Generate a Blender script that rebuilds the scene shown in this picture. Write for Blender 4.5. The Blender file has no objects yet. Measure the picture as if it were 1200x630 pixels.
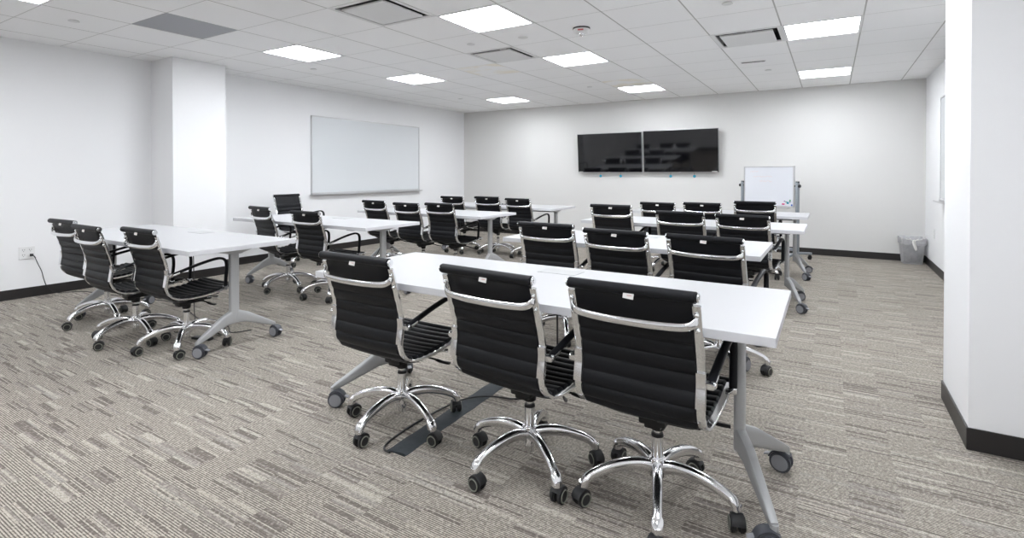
import bpy, bmesh, math, random
from mathutils import Vector, Matrix
R = math.radians
PI = math.pi
random.seed(7)
C = bpy.context.scene.collection

# ------------------------------------------------------------------ materials
def new_mat(name):
    m = bpy.data.materials.new(name); m.use_nodes = True
    return m, m.node_tree, m.node_tree.nodes['Principled BSDF']

def mat(name, col, rough=.5, metal=0., spec=.5, bump=None, coat=0., tint=None):
    m, nt, p = new_mat(name)
    p.inputs['Base Color'].default_value = (*col, 1)
    p.inputs['Roughness'].default_value = rough
    p.inputs['Metallic'].default_value = metal
    p.inputs['Specular IOR Level'].default_value = spec
    p.inputs['Coat Weight'].default_value = coat
    tc = nt.nodes.new('ShaderNodeTexCoord')
    if bump:
        n = nt.nodes.new('ShaderNodeTexNoise'); n.inputs['Scale'].default_value = bump[0]
        n.inputs['Detail'].default_value = 4
        b = nt.nodes.new('ShaderNodeBump'); b.inputs['Strength'].default_value = bump[1]
        b.inputs['Distance'].default_value = .002
        nt.links.new(tc.outputs['Object'], n.inputs['Vector'])
        nt.links.new(n.outputs['Fac'], b.inputs['Height'])
        nt.links.new(b.outputs['Normal'], p.inputs['Normal'])
    if tint:
        n = nt.nodes.new('ShaderNodeTexNoise'); n.inputs['Scale'].default_value = tint[0]
        n.inputs['Detail'].default_value = 5
        mx = nt.nodes.new('ShaderNodeMix'); mx.data_type = 'RGBA'
        mx.inputs[6].default_value = (*col, 1)
        mx.inputs[7].default_value = (*[c * tint[1] for c in col], 1)
        nt.links.new(tc.outputs['Object'], n.inputs['Vector'])
        nt.links.new(n.outputs['Fac'], mx.inputs[0])
        nt.links.new(mx.outputs[2], p.inputs['Base Color'])
    return m

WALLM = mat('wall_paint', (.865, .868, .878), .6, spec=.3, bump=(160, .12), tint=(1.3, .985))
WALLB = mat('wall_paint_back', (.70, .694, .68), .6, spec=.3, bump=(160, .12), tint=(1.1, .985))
BASEM = mat('baseboard_vinyl', (.018, .016, .016), .42, bump=(40, .15))
CHROME = mat('chrome', (.83, .84, .85), .11, 1., bump=(30, .02))
CHROME2 = mat('cast_aluminium', (.80, .80, .81), .17, 1., bump=(60, .06))
LEATHER = mat('black_leather', (.005, .0055, .0075), .46, spec=.24, bump=(420, .35))
PLASTIC = mat('black_plastic', (.008, .008, .009), .38, spec=.35, bump=(300, .2))
RUBBER = mat('black_rubber', (.014, .014, .015), .5, bump=(200, .2))
RINGM = mat('grey_olive_ring', (.19, .195, .16), .5, bump=(200, .1))
LAMIN = mat('white_laminate', (.49, .493, .505), .4, spec=.25, bump=(90, .03), tint=(.9, .985))
LAMEDGE = mat('white_edge_band', (.60, .602, .625), .4, bump=(90, .03))
SILVER = mat('silver_powder_coat', (.42, .425, .43), .45, .3, bump=(500, .2))
DKSILVER = mat('under_top_metal', (.20, .20, .21), .45, .3, bump=(300, .2))
GREYPL = mat('grey_plastic', (.26, .265, .285), .45, bump=(200, .1))
CASTGREY = mat('caster_grey', (.055, .058, .07), .45, bump=(200, .1))
FLAP = mat('flap_plastic', (.42, .428, .435), .45, bump=(200, .05))
WBOARD = mat('whiteboard_enamel', (.72, .745, .765), .12, spec=.5, bump=(5, .01))
WBOARD2 = mat('mobile_board_enamel', (.80, .82, .87), .15, spec=.5, bump=(5, .01))
ALU = mat('aluminium_trim', (.62, .62, .63), .35, .7, bump=(300, .05))
BLUEGREY = mat('blue_grey_metal', (.30, .33, .36), .4, .4, bump=(300, .1))
SCREEN = mat('tv_screen', (.003, .003, .004), .05, spec=.6, bump=(4, .005))
BEZEL = mat('tv_bezel', (.35, .35, .36), .3, .6, bump=(100, .02))
CORDM = mat('black_cord', (.02, .02, .021), .5, bump=(300, .1))
WHITEPL = mat('white_plastic', (.78, .78, .78), .4, bump=(200, .03))
WHITEEN = mat('white_enamel', (.74, .74, .74), .5, bump=(200, .03))
DUCT = mat('duct_dark', (.03, .03, .032), .7, bump=(50, .1))
DUCTG = mat('duct_grey', (.30, .30, .30), .6, bump=(50, .1))
TAPE = mat('cord_cover_tape', (.036, .042, .047), .7, spec=.25, bump=(60, .9), tint=(30, 1.5))
TAGM = mat('white_label', (.75, .74, .72), .6, bump=(200, .05))
TAGRED = mat('label_red_print', (.55, .12, .12), .6, bump=(200, .05))
SLOT = mat('socket_slot', (.02, .02, .02), .6, bump=(200, .05))
GRILLE = mat('grey_return_panel', (.42, .43, .46), .6, bump=(900, .5), tint=(900, .8))
WIREM = mat('grey_wire_mesh', (.50, .50, .51), .4, .5, bump=(300, .1))
TRASH = mat('crumpled_paper', (.45, .42, .38), .8, bump=(30, .5), tint=(8, .4))
CUP = mat('dark_trash', (.06, .05, .05), .6, bump=(30, .5))
PINK = mat('pink_magnet', (.70, .05, .22), .4, bump=(99, .02))
BLUE = mat('blue_magnet', (.02, .12, .55), .4, bump=(99, .02))
TEAL = mat('teal_magnet', (.02, .30, .42), .4, bump=(99, .02))
GREEN = mat('green_magnet', (.05, .42, .12), .4, bump=(99, .02))
PURPLE = mat('purple_magnet', (.12, .05, .28), .4, bump=(99, .02))
FAINT = mat('faint_orange_marker', (.82, .64, .60), .4, bump=(99, .02))
CYANT = mat('cyan_tag', (.02, .30, .45), .35, bump=(99, .02))

def bag_mat():
    m, nt, p = new_mat('clear_white_liner')
    p.inputs['Base Color'].default_value = (.80, .80, .82, 1)
    p.inputs['Roughness'].default_value = .35
    tr = nt.nodes.new('ShaderNodeBsdfTransparent'); mx = nt.nodes.new('ShaderNodeMixShader')
    n = nt.nodes.new('ShaderNodeTexNoise'); n.inputs['Scale'].default_value = 14
    r = nt.nodes.new('ShaderNodeMapRange'); r.inputs['To Min'].default_value = .1; r.inputs['To Max'].default_value = .7
    tc = nt.nodes.new('ShaderNodeTexCoord')
    nt.links.new(tc.outputs['Object'], n.inputs['Vector'])
    nt.links.new(n.outputs['Fac'], r.inputs['Value'])
    nt.links.new(r.outputs['Result'], mx.inputs[0])
    nt.links.new(tr.outputs[0], mx.inputs[1]); nt.links.new(p.outputs[0], mx.inputs[2])
    nt.links.new(mx.outputs[0], nt.nodes['Material Output'].inputs[0])
    return m
BAG = bag_mat()

def emis(name, col, s):
    m = bpy.data.materials.new(name); m.use_nodes = True; nt = m.node_tree; nt.nodes.clear()
    e = nt.nodes.new('ShaderNodeEmission'); e.inputs[0].default_value = (*col, 1); e.inputs[1].default_value = s
    o = nt.nodes.new('ShaderNodeOutputMaterial'); nt.links.new(e.outputs[0], o.inputs[0])
    return m
LAMP = emis('led_diffuser', (.958, .988, 1.03), 25)

class NT:
    def __init__(s, nt): s.nt = nt
    def m(s, op, a, b=None, c=None):
        n = s.nt.nodes.new('ShaderNodeMath'); n.operation = op
        for i, v in enumerate((a, b, c)):
            if v is None: continue
            if isinstance(v, (int, float)): n.inputs[i].default_value = v
            else: s.nt.links.new(v, n.inputs[i])
        return n.outputs[0]
    def xyz(s, x, y, z=0):
        n = s.nt.nodes.new('ShaderNodeCombineXYZ')
        for i, v in enumerate((x, y, z)):
            if isinstance(v, (int, float)): n.inputs[i].default_value = v
            else: s.nt.links.new(v, n.inputs[i])
        return n.outputs[0]
    def mix(s, f, a, b):
        n = s.nt.nodes.new('ShaderNodeMix'); n.data_type = 'RGBA'
        for i, v in ((0, f), (6, a), (7, b)):
            if isinstance(v, tuple): n.inputs[i].default_value = (*v, 1)
            elif isinstance(v, (int, float)): n.inputs[i].default_value = v
            else: s.nt.links.new(v, n.inputs[i])
        return n.outputs[2]
    def white(s, vec, dim='3D'):
        n = s.nt.nodes.new('ShaderNodeTexWhiteNoise'); n.noise_dimensions = dim
        s.nt.links.new(vec, n.inputs['Vector']); return n.outputs['Value'], n.outputs['Color']

X0, Y0, T = -2.2155, 4.01, .6096           # ceiling grid origin and tile size
CZ = 2.546                                  # ceiling height

def ceiling_mat():
    m, nt, p = new_mat('ceiling_tile'); k = NT(nt)
    tc = nt.nodes.new('ShaderNodeTexCoord'); sp = nt.nodes.new('ShaderNodeSeparateXYZ')
    nt.links.new(tc.outputs['Object'], sp.inputs[0])
    u = k.m('DIVIDE', k.m('SUBTRACT', sp.outputs[0], X0), T); v = k.m('DIVIDE', k.m('SUBTRACT', sp.outputs[1], Y0), T)
    du = k.m('ABSOLUTE', k.m('SUBTRACT', u, k.m('ROUND', u))); dv = k.m('ABSOLUTE', k.m('SUBTRACT', v, k.m('ROUND', v)))
    lu = k.m('LESS_THAN', du, .0095); lv = k.m('LESS_THAN', dv, .0062)
    wv, wc = k.white(k.xyz(k.m('FLOOR', u), k.m('FLOOR', v)))
    n = nt.nodes.new('ShaderNodeTexNoise'); n.inputs['Scale'].default_value = 260; n.inputs['Detail'].default_value = 3
    nt.links.new(tc.outputs['Object'], n.inputs['Vector'])
    base = k.mix(k.m('MULTIPLY', wv, .7), (.955, .955, .96), (.93, .93, .935))
    base = k.mix(k.m('MULTIPLY', n.outputs['Fac'], .25), base, (.87, .87, .87))
    base = k.mix(lv, base, (.62, .62, .61)); base = k.mix(lu, base, (.50, .495, .48))
    nt.links.new(base, p.inputs['Base Color'])
    p.inputs['Roughness'].default_value = .85; p.inputs['Specular IOR Level'].default_value = .1
    b = nt.nodes.new('ShaderNodeBump'); b.inputs['Strength'].default_value = .2; b.inputs['Distance'].default_value = .002
    nt.links.new(n.outputs['Fac'], b.inputs['Height']); nt.links.new(b.outputs['Normal'], p.inputs['Normal'])
    return m
def stain_mat():
    m, nt, p = new_mat('water_stained_tile'); k = NT(nt)
    tc = nt.nodes.new('ShaderNodeTexCoord')
    n = nt.nodes.new('ShaderNodeTexNoise'); n.inputs['Scale'].default_value = 3.5; n.inputs['Detail'].default_value = 6
    nt.links.new(tc.outputs['Object'], n.inputs['Vector'])
    r = nt.nodes.new('ShaderNodeValToRGB'); r.color_ramp.elements[0].position = .45; r.color_ramp.elements[1].position = .62
    nt.links.new(n.outputs['Fac'], r.inputs[0])
    c = k.mix(r.outputs[0], (.94, .94, .94), (.90, .86, .78))
    nt.links.new(c, p.inputs['Base Color']); p.inputs['Roughness'].default_value = .85
    return m

def carpet_mat():
    m, nt, p = new_mat('carpet_tile'); k = NT(nt)
    tc = nt.nodes.new('ShaderNodeTexCoord'); sp = nt.nodes.new('ShaderNodeSeparateXYZ')
    nt.links.new(tc.outputs['Object'], sp.inputs[0])
    x, y = sp.outputs[0], sp.outputs[1]
    col = k.m('FLOOR', k.m('DIVIDE', k.m('ADD', x, 2.605), .1667))
    pitch = .0085
    # rows of two or three ribs: a coarse row jittered per column
    cj, _ = k.white(k.xyz(col, 3.3))
    yy = k.m('ADD', y, k.m('MULTIPLY', k.m('FLOOR', k.m('MULTIPLY', cj, 8)), pitch))
    row = k.m('FLOOR', k.m('DIVIDE', yy, pitch * 2))
    row1 = k.m('FLOOR', k.m('DIVIDE', yy, pitch))
    rv, rc = k.white(k.xyz(col, row, 1.7))
    r2, _ = k.white(k.xyz(col, row1, 9.1))
    n = nt.nodes.new('ShaderNodeTexNoise'); n.inputs['Scale'].default_value = 1.0; n.inputs['Detail'].default_value = 1.5
    nt.links.new(k.xyz(k.m('MULTIPLY', col, .73), k.m('MULTIPLY', row, .19), 0), n.inputs['Vector'])
    clus = k.m('GREATER_THAN', n.outputs['Fac'], .485)
    # ribs
    rib = k.m('FRACT', k.m('DIVIDE', y, pitch))
    ribm = k.m('MINIMUM', k.m('MAXIMUM', k.m('MULTIPLY', k.m('SUBTRACT', k.m('ABSOLUTE', k.m('SUBTRACT', rib, .5)), .20), 7), 0), 1)
    fine = nt.nodes.new('ShaderNodeTexNoise'); fine.inputs['Scale'].default_value = 210; fine.inputs['Detail'].default_value = 1.5
    nt.links.new(tc.outputs['Object'], fine.inputs['Vector'])
    big = nt.nodes.new('ShaderNodeTexNoise'); big.inputs['Scale'].default_value = 1.1; big.inputs['Detail'].default_value = 3
    nt.links.new(tc.outputs['Object'], big.inputs['Vector'])
    ribc = k.mix(ribm, (.515, .475, .415), (.088, .076, .065))
    def dash(lo, hi, c1, f, src=rv):
        s = k.m('MULTIPLY', k.m('GREATER_THAN', src, lo), k.m('LESS_THAN', src, hi))
        return k.m('MULTIPLY', k.m('MULTIPLY', s, clus), f), c1
    c = ribc
    for lo, hi, cc, f, src in ((.0, .10, (.52, .48, .42), .85, rv), (.10, .22, (.28, .255, .235), .72, rv), (.32, .41, (.135, .112, .104), .80, rv),
                          (.44, .54, (.35, .33, .30), .75, rv), (.0, .14, (.52, .475, .41), .85, r2), (.11, .26, (.12, .098, .092), .88, r2), (.26, .40, (.24, .215, .20), .7, r2)):
        fac, cc = dash(lo, hi, cc, f, src)
        c = k.mix(fac, c, cc)
    c = k.mix(k.m('MULTIPLY', k.m('SUBTRACT', fine.outputs['Fac'], .42), 2.4), c, (.12, .106, .093))
    sp2 = nt.nodes.new('ShaderNodeTexNoise'); sp2.inputs['Scale'].default_value = 75; sp2.inputs['Detail'].default_value = 2
    nt.links.new(tc.outputs['Object'], sp2.inputs['Vector'])
    c = k.mix(k.m('MAXIMUM', k.m('MULTIPLY', k.m('SUBTRACT', sp2.outputs['Fac'], .5), 2.6), 0), c, (.115, .10, .085))
    c = k.mix(k.m('MAXIMUM', k.m('MULTIPLY', k.m('SUBTRACT', .47, sp2.outputs['Fac']), 2.6), 0), c, (.56, .515, .455))
    c = k.mix(k.m('MULTIPLY', big.outputs['Fac'], .12), c, (.52, .48, .42))
    nt.links.new(c, p.inputs['Base Color'])
    p.inputs['Roughness'].default_value = .95; p.inputs['Specular IOR Level'].default_value = .1
    b = nt.nodes.new('ShaderNodeBump'); b.inputs['Strength'].default_value = .35; b.inputs['Distance'].default_value = .003
    nt.links.new(k.m('ADD', k.m('MULTIPLY', ribm, -.6), fine.outputs['Fac']), b.inputs['Height'])
    nt.links.new(b.outputs['Normal'], p.inputs['Normal'])
    return m

# ------------------------------------------------------------------ mesh helpers
def V(*a): return Vector(a)
class MB:
    def __init__(s): s.bm = bmesh.new(); s.mi = 0
    def box(s, c, d, bev=0, rz=0, rot=None, seg=2):
        b = bmesh.new(); bmesh.ops.create_cube(b, size=1)
        for v in b.verts: v.co = V(v.co.x * d[0], v.co.y * d[1], v.co.z * d[2])
        if bev: bmesh.ops.bevel(b, geom=b.edges[:], offset=bev, segments=seg, affect='EDGES', profile=.6)
        M = Matrix.Translation(V(*c)) @ (rot if rot else Matrix.Rotation(rz, 4, 'Z'))
        b.transform(M); s._add(b); return s
    def cyl(s, a, b_, r, r2=None, n=20, bev=0):
        a, b_ = V(*a), V(*b_); d = b_ - a
        b = bmesh.new(); bmesh.ops.create_cone(b, cap_ends=True, segments=n, radius1=r, radius2=r if r2 is None else r2, depth=d.length)
        if bev:
            es = [e for e in b.edges if len(e.link_faces) == 2 and any(len(f.verts) > 4 for f in e.link_faces)]
            bmesh.ops.bevel(b, geom=es, offset=bev, segments=2, affect='EDGES')
        b.transform(Matrix.Translation((a + b_) / 2) @ d.to_track_quat('Z', 'Y').to_matrix().to_4x4())
        s._add(b); return s
    def ball(s, c, r, sc=(1, 1, 1), n=12):
        b = bmesh.new(); bmesh.ops.create_uvsphere(b, u_segments=n, v_segments=max(6, n // 2), radius=r)
        for v in b.verts: v.co = V(v.co.x * sc[0], v.co.y * sc[1], v.co.z * sc[2]) + V(*c)
        s._add(b); return s
    def torus(s, c, r, t, axis='Z', n=20, k=8):
        b = bmesh.new(); rows = []
        for i in range(n):
            a = 2 * PI * i / n; row = []
            for j in range(k):
                q = 2 * PI * j / k; rr = r + t * math.cos(q); z = t * math.sin(q)
                p = (rr * math.cos(a), rr * math.sin(a), z)
                if axis == 'X': p = (p[2], p[0], p[1])
                if axis == 'Y': p = (p[0], p[2], p[1])
                row.append(b.verts.new(V(*p) + V(*c)))
            rows.append(row)
        for i in range(n):
            for j in range(k):
                b.faces.new((rows[i][j], rows[(i + 1) % n][j], rows[(i + 1) % n][(j + 1) % k], rows[i][(j + 1) % k]))
        bmesh.ops.recalc_face_normals(b, faces=b.faces); s._add(b); return s
    def sweep(s, pts, sizes, side=None, n=12, e=2., cap=True):
        """superellipse section swept along pts; sizes (half across side, half across normal)"""
        P = [V(*p) for p in pts]
        if isinstance(sizes[0], (int, float)): sizes = [sizes] * len(P)
        b = bmesh.new(); rows = []; last = None
        for i, p in enumerate(P):
            t = (P[min(i + 1, len(P) - 1)] - P[max(i - 1, 0)]).normalized()
            if side is not None: sd = V(*side)
            else:
                sd = last if last is not None else (V(0, 0, 1) if abs(t.z) < .9 else V(1, 0, 0)).cross(t)
            sd = (sd - t * sd.dot(t)).normalized(); last = sd
            nn = t.cross(sd)
            row = []
            for j in range(n):
                a = 2 * PI * (j + .5) / n; ca, sa = math.cos(a), math.sin(a)
                ux = math.copysign(abs(ca) ** (2 / e), ca) * sizes[i][0]; uy = math.copysign(abs(sa) ** (2 / e), sa) * sizes[i][1]
                row.append(b.verts.new(p + sd * ux + nn * uy))
            rows.append(row)
        for i in range(len(P) - 1):
            for j in range(n): b.faces.new((rows[i][j], rows[i][(j + 1) % n], rows[i + 1][(j + 1) % n], rows[i + 1][j]))
        if cap: b.faces.new(rows[0][::-1]); b.faces.new(rows[-1])
        bmesh.ops.recalc_face_normals(b, faces=b.faces); s._add(b); return s
    def prism(s, poly, y0, y1, plane='XZ'):
        """poly of 2D points extruded"""
        b = bmesh.new()
        def P(u, v, w): return V(u, w, v) if plane == 'XZ' else (V(w, u, v) if plane == 'YZ' else V(u, v, w))
        A = [b.verts.new(P(u, v, y0)) for u, v in poly]; B = [b.verts.new(P(u, v, y1)) for u, v in poly]
        b.faces.new(A); b.faces.new(B[::-1]); n = len(poly)
        for i in range(n): b.faces.new((A[i], B[i], B[(i + 1) % n], A[(i + 1) % n]))
        bmesh.ops.recalc_face_normals(b, faces=b.faces); s._add(b); return s
    def _add(s, b):
        for f in b.faces: f.material_index = s.mi
        me = bpy.data.meshes.new('t'); b.to_mesh(me); b.free()
        s.bm.from_mesh(me); bpy.data.meshes.remove(me)
    def slot(s, i): s.mi = i; return s
    def build(s, name, mats, parent=None, loc=(0, 0, 0), rz=0, smooth=38):
        me = bpy.data.meshes.new(name); s.bm.to_mesh(me); s.bm.free()
        for m in (mats if isinstance(mats, (list, tuple)) else [mats]): me.materials.append(m)
        if smooth:
            me.polygons.foreach_set('use_smooth', [True] * len(me.polygons)); me.set_sharp_from_angle(angle=R(smooth))
        o = bpy.data.objects.new(name, me); C.objects.link(o)
        o.location = loc; o.rotation_euler = (0, 0, rz)
        if parent: o.parent = parent
        return o

def crom(pts, k=6):
    P = [V(*p) for p in pts]; out = []
    for i in range(len(P) - 1):
        a, b, c, d = P[max(i - 1, 0)], P[i], P[i + 1], P[min(i + 2, len(P) - 1)]
        for j in range(k):
            t = j / k
            out.append(.5 * ((2 * b) + (c - a) * t + (2 * a - 5 * b + 4 * c - d) * t * t + (3 * b - a - 3 * c + d) * t ** 3))
    out.append(P[-1]); return out

def tag(o, label=None, cat=None, group=None, kind=None):
    if label: o['label'] = label
    if cat: o['category'] = cat
    if group: o['group'] = group
    if kind: o['kind'] = kind
    return o
def empty(name, loc, rz=0):
    o = bpy.data.objects.new(name, None); C.objects.link(o); o.location = loc; o.rotation_euler = (0, 0, rz)
    o.empty_display_size = .1; return o
def copy_tree(o, parent=None):
    c = o.copy(); C.objects.link(c); c.parent = parent
    for ch in list(o.children): copy_tree(ch, c)
    return c

# ------------------------------------------------------------------ room shell
XL, XR, YB, YF = -6.82, 1.112, 9.15, -3.2
def struct(name, mb, mats, smooth=0, **kw):
    o = mb.build(name, mats, smooth=smooth, **kw); o['kind'] = 'structure'; return o
struct('floor', MB().box(((XL + XR) / 2, (YF + YB) / 2, -.05), (XR - XL + .4, YB - YF + .4, .1)), carpet_mat())
struct('wall_left', MB().box((XL - .1, (YF + YB) / 2, CZ / 2), (.2, YB - YF + .4, CZ + .3)), WALLM)
struct('wall_right', MB().box((XR + .1, (YF + YB) / 2, CZ / 2), (.2, YB - YF + .4, CZ + .3)), WALLM)
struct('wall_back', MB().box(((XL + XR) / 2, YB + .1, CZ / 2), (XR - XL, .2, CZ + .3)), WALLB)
struct('wall_front', MB().box(((XL + XR) / 2, YF - .1, CZ / 2), (XR - XL, .2, CZ + .3)), WALLM)
PLx, PLy0, PLy1 = -6.335, 3.03, 3.635
struct('wall_left_pillar', MB().box(((XL + PLx) / 2 - .01, (PLy0 + PLy1) / 2, CZ / 2), (PLx - XL + .02, PLy1 - PLy0, CZ + .02)), WALLM)
PRx, PRy0, PRy1 = .527, 3.045, 3.66
struct('wall_right_pillar', MB().box(((XR + PRx) / 2 + .01, (PRy0 + PRy1) / 2, CZ / 2), (XR - PRx + .02, PRy1 - PRy0, CZ + .02)), WALLM)
BH, BT = .098, .008
def bboard(name, segs):
    mb = MB()
    for (xa, ya, xb, yb) in segs:
        mb.box(((xa + xb) / 2, (ya + yb) / 2, BH / 2), (abs(xb - xa), abs(yb - ya), BH), bev=.002)
    struct(name, mb, BASEM)
bboard('baseboard_left', [(XL, YF, XL + BT, PLy0 - BT), (XL, PLy1 + BT, XL + BT, YB)])
bboard('baseboard_back', [(XL + BT, YB - BT, XR - BT, YB)])
bboard('baseboard_right', [(XR - BT, YF, XR, PRy0 - BT), (XR - BT, PRy1 + BT, XR, YB)])
bboard('baseboard_front', [(XL + BT, YF, XR - BT, YF + BT)])
bboard('baseboard_left_pillar', [(XL, PLy0 - BT, PLx + BT, PLy0), (PLx, PLy0, PLx + BT, PLy1), (XL, PLy1, PLx + BT, PLy1 + BT)])
bboard('baseboard_right_pillar', [(PRx - BT, PRy0 - BT, XR, PRy0), (PRx - BT, PRy0, PRx, PRy1), (PRx - BT, PRy1, XR, PRy1 + BT)])

lights = [(i, j) for i in (-5, -1, 3) for j in (-9, -5, -1, 2, 6)]
vents = [(-2, -2), (-2, 1), (2, 2)]
grey_tile = (-5, -3)
stains = [(-3, 2), (-1, 5), (2, -1)]
cb = bmesh.new()
for i in range(-9, 7):
    for j in range(-13, 10):
        if (i, j) in lights or (i, j) in vents or (i, j) == grey_tile: continue
        xa, xb = max(X0 + i * T, XL - .02), min(X0 + (i + 1) * T, XR + .02)
        ya, yb = max(Y0 + j * T, YF - .02), min(Y0 + (j + 1) * T, YB + .02)
        if xb <= xa or yb <= ya: continue
        lo = [cb.verts.new((x, y, CZ)) for x, y in ((xa, ya), (xa, yb), (xb, yb), (xb, ya))]
        hi = [cb.verts.new((x, y, CZ + .018)) for x, y in ((xa, ya), (xa, yb), (xb, yb), (xb, ya))]
        fs = [cb.faces.new(lo), cb.faces.new(hi[::-1])]
        for q in range(4): fs.append(cb.faces.new((lo[q], hi[q], hi[(q + 1) % 4], lo[(q + 1) % 4])))
        for f in fs: f.material_index = 1 if (i, j) in stains else 0
bmesh.ops.recalc_face_normals(cb, faces=cb.faces)
cm = MB(); cm.bm.free(); cm.bm = cb
struct('ceiling', cm, [ceiling_mat(), stain_mat()])

# ---- ceiling fixtures
fr = MB()
for sx, sy, w, h in ((-1, 0, .022, T), (1, 0, .022, T), (0, -1, T - .044, .022), (0, 1, T - .044, .022)):
    fr.box((sx * (T / 2 - .011), sy * (T / 2 - .011), .004), (w, h, .018))
frm = fr.build('lamp_frame', WHITEEN, smooth=0)
df = MB().box((0, 0, .008), (T - .044, T - .044, .008)).build('diffuser', LAMP, smooth=0)
first = True
lrow = {-1: 'second row of lamps', 2: 'third row of lamps', 6: 'row of lamps nearest the back wall', -5: 'row of lamps nearest the camera', -9: 'row of lamps behind the camera'}
lcol = {-5: 'left column', -1: 'middle column', 3: 'right column'}
for (i, j) in lights:
    e = empty('ceiling_light', (X0 + (i + .5) * T, Y0 + (j + .5) * T, CZ))
    tag(e, 'square white LED ceiling panel, %s, %s' % (lcol[i], lrow[j]), 'ceiling light', 'lit ceiling panels')
    if first: frm.parent = e; df.parent = e; first = False
    else:
        for s_ in (frm, df): c = s_.copy(); C.objects.link(c); c.parent = e

def vent(i, j, label):
    e = empty('air_vent', (X0 + (i + .5) * T, Y0 + (j + .5) * T, CZ)); tag(e, label, 'air vent', 'square ceiling air vents')
    f = MB(); w = .038
    for sx, sy, a, b in ((-1, 0, w, T), (1, 0, w, T), (0, -1, T - 2 * w, w), (0, 1, T - 2 * w, w)):
        f.box((sx * (T / 2 - w / 2), sy * (T / 2 - w / 2), .003), (a, b, .012))
    f.build('vent_frame', WHITEEN, e, smooth=0)
    k = MB(); H = .085
    for sx, sy, a, b in ((-1, 0, .006, T - .06), (1, 0, .006, T - .06), (0, -1, T - .06, .006), (0, 1, T - .06, .006)):
        k.slot(0 if sx else 1).box((sx * (T / 2 - .03), sy * (T / 2 - .03), .006 + H / 2), (a, b, H))  # recess shade put in the colours: near and far walls dark, sides grey
    k.slot(1).box((0, 0, H + .01), (T - .05, T - .05, .006))
    k.slot(1)
    for q in range(-5, 6):      # guide vanes seen through the gap
        k.box((q * .05, T / 2 - .048, .045), (.004, .03, .05)); k.box((T / 2 - .048, q * .05, .045), (.03, .004, .05))
    k.build('vent_neck', [DUCTG, DUCT], e, smooth=0)
    MB().box((0, 0, -.006), (T - .155, T - .155, .014), bev=.003).box((0, 0, .05), (.05, .05, .08)).build('centre_plate', WHITEEN, e, smooth=0)
vent(-2, -2, 'square white ceiling vent nearest the camera, cut by the top of the photo')
vent(-2, 1, 'square white ceiling vent between four lamps in mid ceiling')
vent(2, 2, 'square white ceiling vent beside the lamp on the right')
g = MB().box((0, 0, .006), (T - .012, T - .012, .012))
tag(g.build('return_air_panel', GRILLE, loc=(X0 + (grey_tile[0] + .5) * T, Y0 + (grey_tile[1] + .5) * T, CZ), smooth=0),
    'grey perforated return air panel in the ceiling above the left pillar', 'air vent')
sl = MB().box((0, 0, -.003), (.27, .055, .008), bev=.002)
sl.slot(1).box((0, 0, -.008), (.245, .03, .004))
tag(sl.build('slot_vent', [WHITEEN, DUCT], loc=(-.79, 6.72, CZ), rz=R(3), smooth=0), 'small narrow slot vent in the ceiling behind the right square vent', 'air vent')
places = {(-5.5, -3.5): 'near the top left corner of the photo', (-1.5, .5): 'beside the mid ceiling vent', (-1.5, 5.5): 'between the two middle column lamps far back',
          (2.5, .5): 'at the top edge of the photo', (2.5, 5.5): 'just behind the slot vent', (-5.5, .5): 'behind the second left lamp',
          (-5.5, 5.5): 'near the back left room corner'}
sp0 = MB().cyl((0, 0, -.008), (0, 0, -.005), .042, n=28, bev=.001).cyl((0, 0, -.005), (0, 0, .003), .036, n=24)
spm = None
for (i, j), w in places.items():
    if spm is None: o = spm = sp0.build('sprinkler_cover', WHITEEN)
    else: o = spm.copy(); C.objects.link(o)
    o.location = (X0 + i * T, Y0 + j * T, CZ); tag(o, 'round white sprinkler cover ' + w, 'sprinkler', 'round sprinkler covers')
tag(MB().cyl((0, 0, -.004), (0, 0, .002), .05, n=28, bev=.001).build('ceiling_sensor', WHITEEN, loc=(-2.55, 4.37, CZ)),
    'flat round white sensor disc in the ceiling between vent and smoke detector', 'sensor')
e = tag(empty('smoke_detector', (-1.938, 4.373, CZ)), 'round white smoke detector with red mark hanging from the ceiling', 'smoke detector')
MB().cyl((0, 0, -.012), (0, 0, 0), .078, n=32).build('mounting_plate', DUCT, e)
MB().cyl((0, 0, -.045), (0, 0, -.012), .055, .078, n=32, bev=.003).build('detector_body', WHITEPL, e)
MB().ball((0, 0, -.05), .03, (1, 1, .8), 16).build('sensor_dome', CHROME, e)
MB().box((.02, -.066, -.03), (.05, .004, .012), rot=Matrix.Rotation(R(16), 4, 'Z')).build('red_mark', TAGRED, e, smooth=0)

# ------------------------------------------------------------------ office chair
PROF = [(-.298, .853), (-.277, .79), (-.254, .71), (-.233, .64), (-.222, .575), (-.228, .525), (-.232, .48), (-.218, .44), (-.19, .412),
        (-.145, .394), (-.08, .387), (0, .388), (.08, .396), (.155, .410), (.225, .420)]
CURVE = [(p.x, p.y) for p in crom([(a, b, 0) for a, b in PROF], 8)]
def arcparam(c):
    s = [0.]
    for i in range(1, len(c)): s.append(s[-1] + math.hypot(c[i][0] - c[i - 1][0], c[i][1] - c[i - 1][1]))
    return s
SA = arcparam(CURVE); LEN = SA[-1]
def at_s(q):
    q = min(max(q, 0), LEN - 1e-6)
    for i in range(len(SA) - 1):
        if SA[i + 1] > q or i == len(SA) - 2:
            t = (q - SA[i]) / (SA[i + 1] - SA[i]); a, b = CURVE[i], CURVE[i + 1]
            d = (b[0] - a[0], b[1] - a[1]); l = math.hypot(*d)
            return (a[0] + d[0] * t, a[1] + d[1] * t), (d[0] / l, d[1] / l)
def s_at_z(z):   # on the back part
    for i in range(len(CURVE) - 1):
        if CURVE[i][1] >= z >= CURVE[i + 1][1]: return SA[i] + (SA[i + 1] - SA[i]) * (CURVE[i][1] - z) / max(1e-9, CURVE[i][1] - CURVE[i + 1][1])
HWX = .201
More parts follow.
